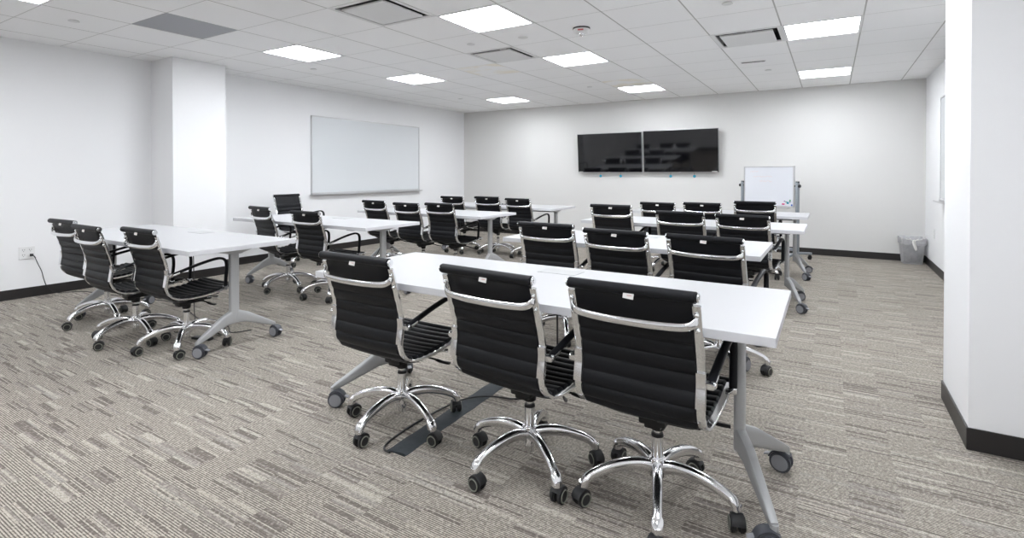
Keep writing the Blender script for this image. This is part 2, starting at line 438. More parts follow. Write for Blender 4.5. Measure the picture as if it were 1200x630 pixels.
def leather(s0, s1, ribs_from, pitch, sag):
    """ribbed sling between the frames from arc length s0 to s1"""
    b = bmesh.new(); rows = []
    ns = int((s1 - s0) / .0042)
    xs = [-HWX, -HWX + .006, -.13, -.065, 0, .065, .13, HWX - .006, HWX]
    for i in range(ns + 1):
        q = s0 + (s1 - s0) * i / ns
        (y, z), (ty, tz) = at_s(q); ny, nz = -tz, ty       # normal: forward on the back, up on the seat
        th = .0065
        if q > ribs_from: th = .0045 + .0095 * abs(math.sin(PI * (q - ribs_from) / pitch)) ** .5
        fr_, bk = [], []
        for x in xs:
            ed = .35 if abs(x) >= HWX - 1e-6 else 1.
            sg = -sag * (1 - (x / HWX) ** 2)
            fr_.append(b.verts.new((x, y + ny * (th * ed + sg + .004), z + nz * (th * ed + sg + .004))))
            bk.append(b.verts.new((x, y + ny * (-th * ed + sg + .004), z + nz * (-th * ed + sg + .004))))
        rows.append(fr_ + bk[::-1])
    m = len(rows[0])
    for i in range(ns):
        for j in range(m): b.faces.new((rows[i][j], rows[i][(j + 1) % m], rows[i + 1][(j + 1) % m], rows[i + 1][j]))
    b.faces.new(rows[0]); b.faces.new(rows[-1][::-1])
    bmesh.ops.recalc_face_normals(b, faces=b.faces)
    mb = MB(); mb._add(b); return mb

def caster_mb():
    w = MB()
    for sx in (-1, 1):
        w.cyl((sx * .005, -.012, .030), (sx * .025, -.012, .030), .0295, n=24, bev=.005)
    w.sweep(crom([(0, .012, .046), (0, .0, .058), (0, -.016, .062), (0, -.036, .052), (0, -.044, .036)], 3), (.021, .004), side=(1, 0, 0), n=10, e=4)
    w.cyl((0, 0, .04), (0, 0, .074), .0075, n=10)
    w.cyl((-.02, -.012, .030), (.02, -.012, .030), .008, n=10)
    return w
def ring_mb(sx):
    return MB().torus((sx * .0250, -.012, .030), .0218, .0026, 'X', 20, 6)

def make_chair():
    root = empty('office_chair', (0, 0, 0))
    up = []                                        # parts that rise with the gas lift
    sb = s_at_z(.43)
    up.append(leather(.012, sb, .118, .0525, .004).build('backrest', LEATHER, root))
    up.append(leather(sb, LEN - .006, sb, .040, .008).build('seat', LEATHER, root))
    # leather rolls with chrome caps at both ends of the sling
    rl = MB().cyl((-.218, -.300, .853), (.218, -.300, .853), .0185, n=24, bev=.004).build('top_roll', LEATHER, root); up.append(rl)
    for sx in (-1, 1):
        MB().cyl((sx * .217, -.300, .853), (sx * .2245, -.300, .853), .016, n=20, bev=.003).cyl((sx * .224, -.300, .853), (sx * .2262, -.300, .853), .006, n=6).build('end_cap', CHROME, rl)
    fl = MB().cyl((-.218, .232, .417), (.218, .232, .417), .018, n=24, bev=.004).build('front_roll', LEATHER, root); up.append(fl)
    for sx in (-1, 1):
        MB().cyl((sx * .217, .232, .417), (sx * .2245, .232, .417), .0155, n=20, bev=.003).build('end_cap', CHROME, fl)
    tg = MB().box((.005, -.3165, .836), (.036, .0018, .019), rot=Matrix.Rotation(R(-10), 4, 'X') @ Matrix.Rotation(R(4), 4, 'Y'))
    tg.slot(1).box((.009, -.3180, .837), (.016, .0006, .0014)).box((.006, -.3175, .833), (.018, .0006, .0012))
    t_ = tg.build('label_tag', [TAGM, TAGRED], root, smooth=0); t_['label'] = 'small white care label under the top roll'; up.append(t_)
    for sx in (-1, 1):
        path = [(sx * .2125, y, z) for (y, z) in CURVE[4:]]
        f = MB().sweep(path, (.0135, .0065), side=(1, 0, 0), n=12, e=5).build('side_frame', CHROME, root); up.append(f)
        # thicker clamp plate where the arm meets the frame
        s0, s1 = s_at_z(.605), s_at_z(.49); pp = []
        for i in range(9):
            (y, z), (ty, tz) = at_s(s0 + (s1 - s0) * i / 8); pp.append((sx * .2125, y + tz * .006, z - ty * .006))
        MB().sweep(pp, (.016, .0085), side=(1, 0, 0), n=12, e=6).build('clamp_plate', CHROME2, f)
        for z in (.797, .745):
            (y, _), (ty, tz) = at_s(s_at_z(z)); MB().ball((sx * .2125, y - .010, z), .0085, (1, .8, 1), 10).build('frame_screw', CHROME, f)
        # arm: leather wrapped loop on chrome stubs
        ax = sx * .238
        arm = crom([(ax, -.222, .566), (ax, -.15, .585), (ax, -.05, .612), (ax, .06, .634), (ax, .115, .634), (ax, .147, .610), (ax, .153, .56), (ax, .147, .49), (ax, .143, .425)], 5)
        a = MB().sweep(arm, (.0145, .0085), side=(1, 0, 0), n=14, e=3).build('armrest', LEATHER, root); up.append(a)
        cb_ = MB().cyl((sx * .212, -.214, .566), (sx * .256, -.214, .566), .0105, n=16, bev=.002)
        cb_.sweep([(ax, -.228, .562), (ax, -.19, .571), (ax, -.165, .578)], (.0155, .0105), side=(1, 0, 0), n=12, e=3)
        cb_.build('arm_bracket', CHROME, a)
        cb_ = MB().cyl((sx * .213, .143, .418), (sx * .252, .143, .418), .010, n=14, bev=.002)
        cb_.box((ax, .143, .425), (.030, .024, .022), bev=.004)
        cb_.build('arm_bracket', CHROME, a)
    # rear cross bar bowing out behind the leather
    yb = at_s(s_at_z(.765))[0][0]
    bar = crom([(-.2125, yb - .012, .786), (-.205, yb - .024, .770), (-.175, yb - .036, .758), (-.09, yb - .043, .753), (0, yb - .045, .752),
                (.09, yb - .043, .753), (.175, yb - .036, .758), (.205, yb - .024, .770), (.2125, yb - .012, .786)], 5)
    up.append(MB().sweep(bar, (.0125, .0055), side=(0, 0, 1), n=14, e=3).build('back_bar', CHROME, root))
    # tilt mechanism
    m = MB()
    m.cyl((0, 0, .276), (0, 0, .33), .027, .032, n=20, bev=.003)
    m.box((0, -.03, .318), (.062, .07, .04), bev=.008)
    m.box((0, .015, .335), (.10, .17, .045), bev=.008)
    m.box((0, .06, .355), (.15, .06, .03), bev=.006)
    m.sweep(crom([(-.2, -.10, .380), (-.15, -.10, .366), (-.06, -.08, .352), (.06, -.08, .352), (.15, -.10, .366), (.2, -.10, .380)], 4), (.018, .008), side=(0, 1, 0), n=10, e=4)
    m.sweep(crom([(-.2, .10, .388), (-.15, .10, .374), (-.06, .08, .362), (.06, .08, .362), (.15, .10, .374), (.2, .10, .388)], 4), (.018, .008), side=(0, 1, 0), n=10, e=4)
    m.box((0, -.04, .358), (.07, .14, .016), bev=.004)
    mech = m.build('tilt_mechanism', PLASTIC, root); up.append(mech)
    MB().sweep(crom([(.03, .03, .338), (.12, .045, .335), (.18, .055, .328)], 4), (.0045, .0045), n=8).sweep(crom([(.175, .054, .329), (.205, .06, .322), (.245, .066, .321)], 4), (.011, .005), side=(0, 1, 0), n=10, e=3).build('height_lever', PLASTIC, mech)
    MB().cyl((0.02, .10, .335), (.03, .155, .335), .019, n=16, bev=.003).build('tension_knob', PLASTIC, mech)
    MB().cyl((.05, .075, .352), (.15, .11, .355), .005, n=8).cyl((.148, .109, .355), (.19, .124, .356), .0085, n=12, bev=.002).build('tilt_lever', CHROME, mech)
    pis = MB().cyl((0, 0, .12), (0, 0, .29), .0135, n=16).build('gas_piston', CHROME, root); up.append(pis)
    # lower part, stays on the floor
    low = []
    gl = MB().cyl((0, 0, .085), (0, 0, .252), .0215, n=24, bev=.002).cyl((0, 0, .062), (0, 0, .09), .018, .022, n=20)
    gl.slot(1).cyl((0, 0, .248), (0, 0, .262), .0235, .021, n=24, bev=.002)
    gl.build('gas_lift', [CHROME, PLASTIC], root)
    st = MB().cyl((0, 0, .105), (0, 0, .172), .036, .030, n=28, bev=.004)
    for k in range(5):
        a = 2 * PI * k / 5; ca, sa = math.cos(a), math.sin(a)
        P = crom([(.020, 0, .138), (.07, 0, .148), (.13, 0, .146), (.19, 0, .132), (.24, 0, .112), (.268, 0, .094), (.277, 0, .074)], 4)
        n = len(P); sz = [(.0205 - .0035 * min(1, i / (n * .6)) + (.005 if i > n * .75 else 0), .0245 - .008 * min(1, i / (n * .8))) for i in range(n)]
        st.sweep([(p.x * ca, p.x * sa, p.z) for p in P], sz, side=(-sa, ca, 0), n=14, e=2.6)
        st.cyl((.277 * ca, .277 * sa, .066), (.277 * ca, .277 * sa, .088), .0185, n=16, bev=.002)
    low.append(st.build('star_base', CHROME2, root))
    cmesh = None
    for k in range(5):
        a = 2 * PI * k / 5
        if cmesh is None:
            c = caster_mb().build('caster', RUBBER, root); rr_ = [ring_mb(sx).build('wheel_ring', RINGM, c) for sx in (-1, 1)]; cmesh = (c, rr_)
        else:
            c = cmesh[0].copy(); C.objects.link(c); c.parent = root; 
            for q in cmesh[1]: r_ = q.copy(); C.objects.link(r_); r_.parent = c
        c['k'] = k; low.append(c)
    return root

def pose_chair(root, x, y, ang, dz, th0, rnd, tagged=True):
    """x,y hub on floor; ang facing (deg from +Y, ccw); dz gas lift; th0 star angle in world degrees"""
    root.location = (x, y, 0); root.rotation_euler = (0, 0, R(ang))
    for o in list(root.children):
        n = o.name.split('.')[0]
        if n in ('star_base',): o.rotation_euler = (0, 0, R(th0 - ang))
        elif n == 'caster':
            a = R(th0 - ang + 72 * o['k']); o.location = (.277 * math.cos(a), .277 * math.sin(a), 0)
            o.rotation_euler = (0, 0, rnd.uniform(0, 2 * PI))
        elif n == 'gas_lift': pass
        else: o.location = (o.location.x, o.location.y, dz)
        if n == 'label_tag' and not tagged:
            bpy.data.objects.remove(o, do_unlink=True)
chair0 = make_chair()
proto = chair0
# (roll centre x, y, angle, roll height, star angle, label position, group, has label tag)
GR = {'c': 'chairs at the nearest right table', 'q': 'chairs at the second right table', 's': 'chairs at the third right table', 'u': 'chairs at the farthest right table',
      'l': 'chairs at the nearest left table', 'm': 'chairs at the second left table', 'n': 'chairs at the third left table', 'o': 'chairs at the farthest left table'}
SEATS = [
 ('c', -1.805, 1.618, -.5, .853, -90, 'leftmost of three at the nearest right table'),
 ('c', -1.108, 1.624, -5, .853, -111, 'middle of three at the nearest right table'),
 ('c', -.562, 1.657, -2, .853, -74, 'rightmost of three at the nearest right table'),
 ('q', -1.731, 3.290, -1, .864, -60, 'leftmost of three at the second right table'),
 ('q', -1.186, 3.206, -5, .854, -40, 'middle of three at the second right table'),
 ('q', -.632, 3.171, -7, .853, -59, 'rightmost of three at the second right table'),
 ('s', -1.885, 4.98, -4, .904, -50, 'leftmost of three at the third right table'),
 ('s', -1.19, 4.90, -4, .866, -36, 'middle of three at the third right table'),
 ('s', -.662, 4.92, -7, .856, -36, 'rightmost of three at the third right table'),
 ('u', -1.838, 6.46, -5, .858, -36, 'leftmost of three at the farthest right table'),
 ('u', -1.315, 6.49, -5, .868, -36, 'middle of three at the farthest right table'),
 ('u', -.755, 6.60, 0, .893, -36, 'without white tag, right end of the farthest right table'),
 ('l', -5.144, 1.66, 2, .853, -80, 'leftmost of three at the nearest left table'),
 ('l', -4.422, 1.559, -1, .853, -77, 'middle of three at the nearest left table'),
 ('l', -3.900, 1.659, 0, .853, -38, 'rightmost of three at the nearest left table'),
 ('m', -4.985, 3.215, -8, .876, -85, 'left one of two at the second left table'),
 ('m', -4.27, 3.215, -2, .856, -43, 'right one of two at the second left table'),
 ('n', -5.0, 4.79, -5, .870, -60, 'leftmost of three at the third left table'),
 ('n', -4.45, 4.79, -4, .855, -80, 'middle of three at the third left table'),
 ('n', -3.93, 4.79, -3, .867, -50, 'rightmost of three at the third left table'),
 ('o', -4.95, 6.34, -3, .866, -60, 'leftmost of three at the farthest left table'),
 ('o', -4.32, 6.36, -1, .876, -80, 'middle of three at the farthest left table'),
 ('o', -3.80, 6.37, -6, .862, -60, 'rightmost of three at the farthest left table'),
]
DBK = .29
copies = [copy_tree(proto) for _ in range(len(SEATS))]
allch = [proto] + copies
for k, (g_, rx, ry, ang, zr, th, lab) in enumerate(SEATS):
    root = allch[k]; a = R(ang); rnd = random.Random(50 + k)
    x, y = rx - DBK * math.sin(a), ry + DBK * math.cos(a)
    pose_chair(root, x, y, ang, zr - .853, th, rnd, tagged=(k not in (7, 11)))
    tag(root, 'black ribbed office chair, ' + lab, 'chair', GR[g_])
# lone chair turned to face the room at the wall end of the second left table
root = allch[len(SEATS)]
pose_chair(root, -6.13, 4.56, -84, .075, 10, random.Random(99), tagged=False)
tag(root, 'black ribbed office chair facing the room by the left wall, beyond the second left table', 'chair')

# ------------------------------------------------------------------ tables
TH = .031
def table_caster(px_, py_, sw, parent):
    m = MB()
    for sx in (-1, 1): m.cyl((sx * .006, -.018, .041), (sx * .028, -.018, .041), .041, n=28, bev=.006)
    m.cyl((0, 0, .05), (0, 0, .095), .010, n=12)
    m.sweep(crom([(0, .016, .068), (0, 0, .082), (0, -.02, .087), (0, -.047, .076), (0, -.062, .052)], 3), (.023, .004), side=(1, 0, 0), n=10, e=4)
    o = m.build('caster', CASTGREY, parent, loc=(px_, py_, 0), rz=sw)
    return o
def table_caster_disc(o, parent):
    m = MB()
    for sx in (-1, 1):
        d = MB().cyl((sx * .027, -.018, .041), (sx * .0295, -.018, .041), .032, n=24, bev=.001).build('wheel_face', GREYPL, parent)
        d.location = o.location; d.rotation_euler = o.rotation_euler
    # brake pedal
    m.box((0, -.070, .055), (.024, .028, .006), bev=.002, rot=Matrix.Rotation(R(18), 4, 'X'))
    d = m.build('brake_pedal', GREYPL, None); d.location = o.location; d.rotation_euler = o.rotation_euler; d.parent = parent; return d
def make_leg(parent, xs, sgn, yc, ys, sws, side_off):
    """one silver T leg: xs column x, sgn outward direction, ys (near,far) caster y"""
    m = MB()
    m.sweep([(xs, yc, .18), (xs, yc, .69)], (.020, .032), side=(1, 0, 0), n=20, e=4)
    # upper bracket, tapering plate under the top
    m.prism([(yc - .17, .709), (yc - .17, .700), (yc - .05, .668), (yc + .05, .668), (yc + .17, .700), (yc + .17, .709)], xs - .024, xs + .024, 'YZ')
    cx = xs + sgn * side_off
    for yy in ys:
        P = [(xs, yc + (.010 if yy > yc else -.010), .222), (xs + (cx - xs) * .3, yc + (yy - yc) * .3, .200), (xs + (cx - xs) * .9, yc + (yy - yc) * .9, .112), (cx, yy, .098)]
        d = V(cx - xs, yy - yc, 0).normalized()
        m.sweep(P, [(.021, .047), (.020, .036), (.015, .017), (.013, .012)], side=(-d.y, d.x, 0), n=14, e=5)
        m.cyl((cx, yy, .075), (cx, yy, .104), .014, n=14)
    leg = m.build('leg', SILVER, parent)
    for yy, sw in zip(ys, sws):
        c = table_caster(cx, yy, R(sw), leg)
        table_caster_disc(c, leg)
    return leg
def make_table(name_lab, x0, x1, y0, y1, group, rz=0, inset=(.15, .15), sws=(60, 60, 60, 60), flap=True, yc=.05, off=.12, fy=(-.225, .315)):
    cx, cy = (x0 + x1) / 2, (y0 + y1) / 2; w, d = x1 - x0, y1 - y0
    e = empty('training_table', (cx, cy, 0), R(rz)); tag(e, name_lab, 'table', group)
    top = MB().box((0, 0, .74 - TH / 2), (w, d, TH), bev=.0025)
    for f in top.bm.faces:
        f.material_index = 0 if f.normal.z > .5 else 1
    top.build('tabletop', [LAMIN, LAMEDGE], e, smooth=0)
    hx = w / 2
    make_leg(e, hx - inset[1], 1, yc, fy, sws[:2], off)
    make_leg(e, -hx + inset[0], -1, yc, fy, sws[2:], off)
    b = MB().box((0, .035, .683), (w - inset[0] - inset[1] - .04, .05, .04), bev=.004)
    b.box((-.0, .26, .69), (.30, .12, .035), bev=.006)
    for sx in (-1, 1):
        b.box((sx * (hx - .30), -.20, .700), (.10, .16, .018), bev=.004)
    b.build('under_frame', DKSILVER, e)
    if flap:
        MB().box((.03, .245, .7408), (.205, .115, .0025), bev=.001).build('cable_flap', FLAP, e, smooth=0)
    return e
GT = 'white tables in the right row'; GL = 'white tables in the left row'
R1 = make_table('long white table nearest the camera in the right row, cable cover running under it', -2.216, -.140, 1.727, 2.473, GT, rz=.3, inset=(.115, .155), off=.142, fy=(-.24, .315), sws=(-70, -100, 120, 60))
R2 = make_table('long white table second in the right row', -2.160, -.355, 3.395, 4.150, GT, inset=(.15, .18), off=.08, sws=(-20, 80, 100, 20))
R3 = make_table('long white table third in the right row', -2.262, -.198, 5.095, 5.845, GT, inset=(.06, .155), sws=(60, -80, 100, 20), flap=False)
R4 = make_table('long white table farthest in the right row, in front of the rolling board', -2.30, -.225, 6.74, 7.49, GT, sws=(50, 100, 100, 20), flap=False)
L1 = make_table('long white table nearest the camera in the left row, by the socket wall', -5.60, -3.435, 1.735, 2.500, GL, inset=(.10, .165), yc=.0, off=-.005, fy=(-.25, .31), sws=(120, 100, 100, 20))
L2 = make_table('long white table second in the left row, with the lone chair beyond it', -5.65, -3.575, 3.315, 4.045, GL, inset=(.10, .18), yc=.03, off=.04, sws=(30, 80, 100, 20))
L3 = make_table('long white table third in the left row', -5.40, -3.395, 4.87, 5.655, GL, inset=(.12, .155), yc=.03, off=.05, sws=(60, 80, 100, 20), flap=False)
L4 = make_table('long white table farthest in the left row, near the back left corner', -5.45, -3.30, 6.45, 7.24, GL, yc=.03, off=.05, sws=(60, 80, 100, 20), flap=False)

# pop-up power sockets on two tables
def popup(x, y, lab):
    e = tag(empty('power_socket_box', (x, y, .7405)), lab, 'power socket')
    MB().box((0, 0, .012), (.11, .07, .023), bev=.004).build('socket_housing', ALU, e)
    MB().box((-.02, -.036, .016), (.035, .003, .012)).box((.028, -.036, .016), (.02, .003, .012)).build('socket_face', SLOT, e, smooth=0)
popup(-1.02, 4.02, 'small silver pop-up power socket on the second right table between two chairs')
popup(-4.35, 6.90, 'small pop-up power socket on the farthest left table beside a chair back')

# ------------------------------------------------------------------ wall boards and screens
def wallboard(x, y0, y1, z0, z1, sgn, lab):
    e = tag(empty('whiteboard', (x, (y0 + y1) / 2, z0)), lab, 'whiteboard')
    w, h = y1 - y0, z1 - z0
    MB().box((sgn * .012, 0, h / 2), (.012, w - .02, h - .02)).build('board_surface', WBOARD, e, smooth=0)
    f = MB()
    for yy in (-1, 1): f.box((sgn * .012, yy * (w / 2 - .009), h / 2), (.024, .018, h), bev=.002)
    for zz in (.009, h - .009): f.box((sgn * .012, 0, zz), (.024, w, .018), bev=.002)
    f.build('board_frame', ALU, e, smooth=0)
    t = MB().box((sgn * .045, .0, -.004), (.075, w + .05, .008), bev=.002).box((sgn * .08, 0, .004), (.006, w + .05, .018), bev=.002)
    t.box((sgn * .028, 0, .022), (.012, w, .022), bev=.002).build('pen_tray', ALU, e, smooth=0)
    return e
wb = wallboard(XL, 5.226, 7.68, .905, 2.125, 1, 'large whiteboard with aluminium frame on the left wall')
MB().box((.032, -1.165, .026), (.003, .05, .014)).build('maker_badge', DUCTG, wb, smooth=0)
wallboard(XR, 5.43, 7.87, .905, 2.125, -1, 'whiteboard on the right wall, mostly hidden behind the right pillar')

def tv(x0, x1, z0, z1, lab, st):
    e = tag(empty('wall_television', ((x0 + x1) / 2, YB, z0)), lab, 'television', 'two screens side by side on the back wall')
    e.rotation_euler = (R(5), 0, 0)
    w, h = x1 - x0, z1 - z0
    MB().box((0, -.055, h / 2), (w, .035, h), bev=.004).build('casing', BEZEL, e, smooth=0)
    MB().box((0, -.0735, h / 2 + .002), (w - .016, .004, h - .022)).build('screen', SCREEN, e, smooth=0)
    MB().prism([(-.04, h / 2 - .2), (-.04, h / 2 + .2), ((h / 2 + .2) * math.tan(R(5)) - .004, h / 2 + .2), ((h / 2 - .2) * math.tan(R(5)) - .004, h / 2 - .2)], -.25, .25, 'YZ').build('wall_bracket', PLASTIC, e, smooth=0)
    MB().box((st, -.0765, .014), (.085, .003, .012)).box((0, -.0765, .010), (.03, .002, .006)).build('corner_sticker', TAGM, e, smooth=0)
tv(-4.082, -2.848, 1.255, 1.976, 'left of two large black wall televisions on the back wall', -.56)
tv(-2.825, -1.574, 1.256, 1.985, 'right of two large black wall televisions on the back wall', .56)
nm = ['first from left, under the left television', 'second from left, under the left television', 'third from left, under the right television', 'rightmost, under the right television']
pt = None
for k, (x, z) in enumerate(((-3.64, 1.185), (-3.255, 1.185), (-2.36, 1.185), (-1.965, 1.185))):
    if pt is None:
        e = pt = empty('pull_tag', (x, YB - .06, z)); MB().cyl((0, 0, .02), (0, 0, .058), .003, n=8).build('pull_cord', CORDM, e)
        MB().cyl((0, -.006, 0), (0, .006, 0), .024, n=20, bev=.003).build('tag_disc', CYANT, e)
    else: e = copy_tree(pt); e.location = (x, YB - .06, z)
    tag(e, 'round blue bracket pull tag on a short cord, ' + nm[k], 'tag', 'blue pull tags under the televisions')

# rolling whiteboard
mbx0, mbx1, mby = -1.137, -.440, 8.5
MRZ = R(-28)
e = tag(empty('rolling_whiteboard', ((mbx0 + mbx1) / 2, mby, 0), MRZ), 'rolling whiteboard on a blue-grey wheeled stand by the back wall', 'whiteboard')
w = (mbx1 - mbx0) / math.cos(MRZ); hb0, hb1 = .755, 1.338
MB().box((0, 0, (hb0 + hb1) / 2), (w - .02, .014, hb1 - hb0 - .02)).build('board_surface', WBOARD2, e, smooth=0)
f = MB()
for s_ in (-1, 1): f.box((s_ * (w / 2 - .008), 0, (hb0 + hb1) / 2), (.016, .024, hb1 - hb0), bev=.002)
for z in (hb0 + .008, hb1 - .008): f.box((0, 0, z), (w, .024, .016), bev=.002)
f.build('board_frame', ALU, e, smooth=0)
MB().box((.02, -.045, hb0 - .012), (w * .8, .075, .010), bev=.003).box((.02, -.08, hb0 - .004), (w * .8, .006, .02), bev=.002).build('pen_tray', ALU, e, smooth=0)
for s_ in (-1, 1):
    p_ = MB().box((s_ * (w / 2 + .035), .01, .61), (.036, .05, 1.0), bev=.006).build('post', BLUEGREY, e)
    MB().cyl((s_ * (w / 2 + .0), .0, 1.055), (s_ * (w / 2 + .075), .0, 1.055), .010, n=12).cyl((s_ * (w / 2 + .055), 0, 1.055), (s_ * (w / 2 + .085), 0, 1.055), .022, n=16, bev=.004).cyl((s_ * (w / 2 + .035), .01, 1.10), (s_ * (w / 2 + .035), .01, 1.12), .024, n=14).build('clamp_knob', PLASTIC, p_)
    ft = MB().sweep([(s_ * (w / 2 + .035), -.24, .085), (s_ * (w / 2 + .035), -.05, .115), (s_ * (w / 2 + .035), .05, .115), (s_ * (w / 2 + .035), .34, .085)], (.022, .018), side=(1, 0, 0), n=12, e=5)
    ft.build('foot', BLUEGREY, e)
    ft2 = MB()
    for yy in (-.22, .32):
        ft2.cyl((s_ * (w / 2 + .02), yy, .032), (s_ * (w / 2 + .05), yy, .032), .032, n=20, bev=.004).cyl((s_ * (w / 2 + .035), yy, .04), (s_ * (w / 2 + .035), yy, .09), .010, n=10)
        ft2.build('caster', RUBBER, e); ft2 = MB()
MB().box((0, .01, .16), (w + .07, .03, .04), bev=.005).build('cross_rail', BLUEGREY, e)
# faint marker strokes
sc = MB(); rs = random.Random(3)
def scribble(u0, u1, z, amp):
    P = []; n = int((u1 - u0) / .007)
    for i in range(n + 1): P.append((u0 + (u1 - u0) * i / n, -.0085, z + rs.uniform(-amp, amp)))
    sc.sweep(P, (.0022, .0006), side=(0, 0, 1), n=4)
scribble(-.29, -.16, 1.262, .014); scribble(-.24, .06, 1.185, .012); scribble(-.14, .06, 1.12, .013)
sc.build('faint_marker_writing', FAINT, e, smooth=0)
MG = [(-.525, .795, PINK, 'pink', .020, .009), (-.508, .838, PURPLE, 'purple', .008, .006), (-.466, .815, TEAL, 'teal', .015, .015), (-.489, .829, GREEN, 'green', .007, .006),
      (-.437, .850, GREEN, 'bright green', .009, .011), (-.437, .829, PURPLE, 'dark purple', .007, .007), (-.414, .785, BLUE, 'blue', .009, .011)]
for (dx, z, m_, cn, a_, b_) in MG:
    u_ = (dx - .055 - (mbx0 + mbx1) / 2) / math.cos(MRZ); x = (mbx0 + mbx1) / 2 + u_ * math.cos(MRZ) + .008 * math.sin(MRZ)
    o = MB().box((0, -.005, 0), (a_ * 2, .008, b_ * 2), bev=.002).build('magnet', m_, None, loc=(x, mby + u_ * math.sin(MRZ) - .008 * math.cos(MRZ), z), rz=MRZ)
    tag(o, 'small %s magnet at the lower right of the rolling whiteboard' % cn, 'magnet', 'coloured magnets on the rolling whiteboard')

# ------------------------------------------------------------------ waste basket
def rsq(hw, rad, n=8):
    out = []
    for cx_, cy_, a0 in ((hw - rad, hw - rad, 0), (-(hw - rad), hw - rad, 90), (-(hw - rad), -(hw - rad), 180), (hw - rad, -(hw - rad), 270)):
        for i in range(n): a = R(a0 + 90 * i / (n - 1)); out.append((cx_ + rad * math.cos(a), cy_ + rad * math.sin(a)))
    return out
def loft(levels, wob=0, seed=1):
    b = bmesh.new(); rr = random.Random(seed); rows = []
    for hw, rad, z in levels:
        rows.append([b.verts.new((x + rr.uniform(-wob, wob), y + rr.uniform(-wob, wob), z + rr.uniform(-wob, wob))) for x, y in rsq(hw, rad)])
    m = len(rows[0])
    for i in range(len(rows) - 1):
        for j in range(m): b.faces.new((rows[i][j], rows[i][(j + 1) % m], rows[i + 1][(j + 1) % m], rows[i + 1][j]))
    return b, rows
bk = tag(empty('waste_basket', (.945, 8.97, 0), R(4)), 'grey wire mesh waste basket with a clear white liner in the back right corner', 'waste basket')
b, rows = loft([(.105 + .03 * k / 40, .03, .012 + .335 * k / 40) for k in range(41)])
# subdivide horizontally so the mesh openings are small
es = [e_ for e_ in b.edges if abs(e_.verts[0].co.z - e_.verts[1].co.z) < 1e-5 and e_.calc_length() > .05]
bmesh.ops.subdivide_edges(b, edges=es, cuts=19, use_grid_fill=True)
mb = MB(); mb._add(b); o = mb.build('mesh_body', WIREM, bk, smooth=0)
wm = o.modifiers.new('w', 'WIREFRAME'); wm.thickness = .0032; wm.use_even_offset = False
rim = MB(); lp = [(x, y, .350) for x, y in rsq(.137, .03)]; lp.append(lp[0]); lp.append(lp[1]); rim.sweep(lp, (.005, .005), n=8, cap=False); rim.build('rim', WIREM, bk); rim = MB()
lp = [(x, y, .008) for x, y in rsq(.105, .03)]; lp.append(lp[0]); lp.append(lp[1]); rim.sweep(lp, (.006, .006), n=8, cap=False)
rim.box((0, 0, .006), (.20, .20, .008), bev=.002); rim.build('basket_base', WIREM, bk)
b, rows = loft([(.085, .05, .03), (.100, .04, .10), (.112, .035, .20), (.124, .03, .30), (.131, .03, .352), (.140, .03, .362), (.1445, .03, .352), (.143, .03, .32), (.139, .03, .27 + 0)], .0035, 4)
mb = MB(); mb._add(b); lin = mb.build('bin_liner', BAG, bk, smooth=60)
kn = MB().sweep(crom([(.0, -.139, .335), (-.012, -.158, .30), (.004, -.160, .24), (.022, -.155, .20), (.024, -.150, .235), (.012, -.152, .285), (.0, -.145, .33)], 5), (.013, .004), n=8)
kn.ball((0, -.150, .325), .018, (1, .7, .8), 10)
for dx, dz in ((-.09, .02), (.085, .02), (-.05, .025), (.05, .026)): kn.sweep([(dx, -.142, .325 + dz), (dx * .5, -.147, .33 + dz * .3), (0, -.150, .325)], (.010, .003), n=6)
kn.build('liner_knot', TAGM, bk)
rt = random.Random(5)
for k in range(4):
    mb = MB(); b = bmesh.new(); bmesh.ops.create_icosphere(b, subdivisions=2, radius=.04)
    for v in b.verts: v.co *= rt.uniform(.75, 1.1)
    mb._add(b); o = mb.build('crumpled_paper', [TRASH, CUP, TRASH, CUP][k], None, loc=(.90 + .09 * (k % 2), 8.925 + .09 * (k // 2), .075 + .004 * k))
    tag(o, ['light paper ball at the left of the waste basket', 'dark wrapper at the right of the waste basket', 'light paper ball at the rear of the waste basket', 'dark wrapper at the rear of the waste basket'][k], 'trash', 'rubbish inside the waste basket')

# ------------------------------------------------------------------ outlets and cords
def plate(name, x, y, z, wy, hz, sgn, lab, sockets):
    e = tag(empty(name, (x, y, z)), lab, 'wall socket')
    MB().box((sgn * .004, 0, 0), (.008, wy, hz), bev=.002).build('cover_plate', WHITEPL, e, smooth=0)
    s = MB()
    for (yy, zz) in sockets:
        for d in (-.008, .008): s.box((sgn * .0085, yy + d, zz + .006), (.002, .003, .011))
        s.cyl((sgn * .0075, yy, zz - .010), (sgn * .0095, yy, zz - .010), .003, n=8)
    s.build('socket_slots', SLOT if sgn > 0 else ALU, e, smooth=0)
plate('wall_socket', XL, 1.905, .443, .122, .122, 1, 'white double wall socket plate on the left wall with a black cord plugged in', [(-.026, .026), (-.026, -.024), (.026, .026)])
plate('wall_socket', XR, 8.38, .47, .075, .12, -1, 'small white wall socket plate on the right wall above the waste basket', [(0, .025), (0, -.025)])
cd = empty('extension_cord', (XL, 1.935, .42)); tag(cd, 'black power cord plugged into the left wall socket, running along the carpet', 'cord')
def cord(pts, r=.0035, k=6, parent=None, name='extension_cord', lab=None, m_=CORDM, group=None):
    o = MB().sweep(crom(pts, k), (r, r), n=8).build(name, m_, parent)
    if lab: tag(o, lab, 'cord', group)
    return o
pl_ = MB().box((.028, 0, 0), (.03, .024, .026), bev=.004).sweep(crom([(.04, 0, -.002), (.055, .01, -.01), (.06, .02, -.03)], 4), (.005, .005), n=8).build('plug', CORDM, cd)
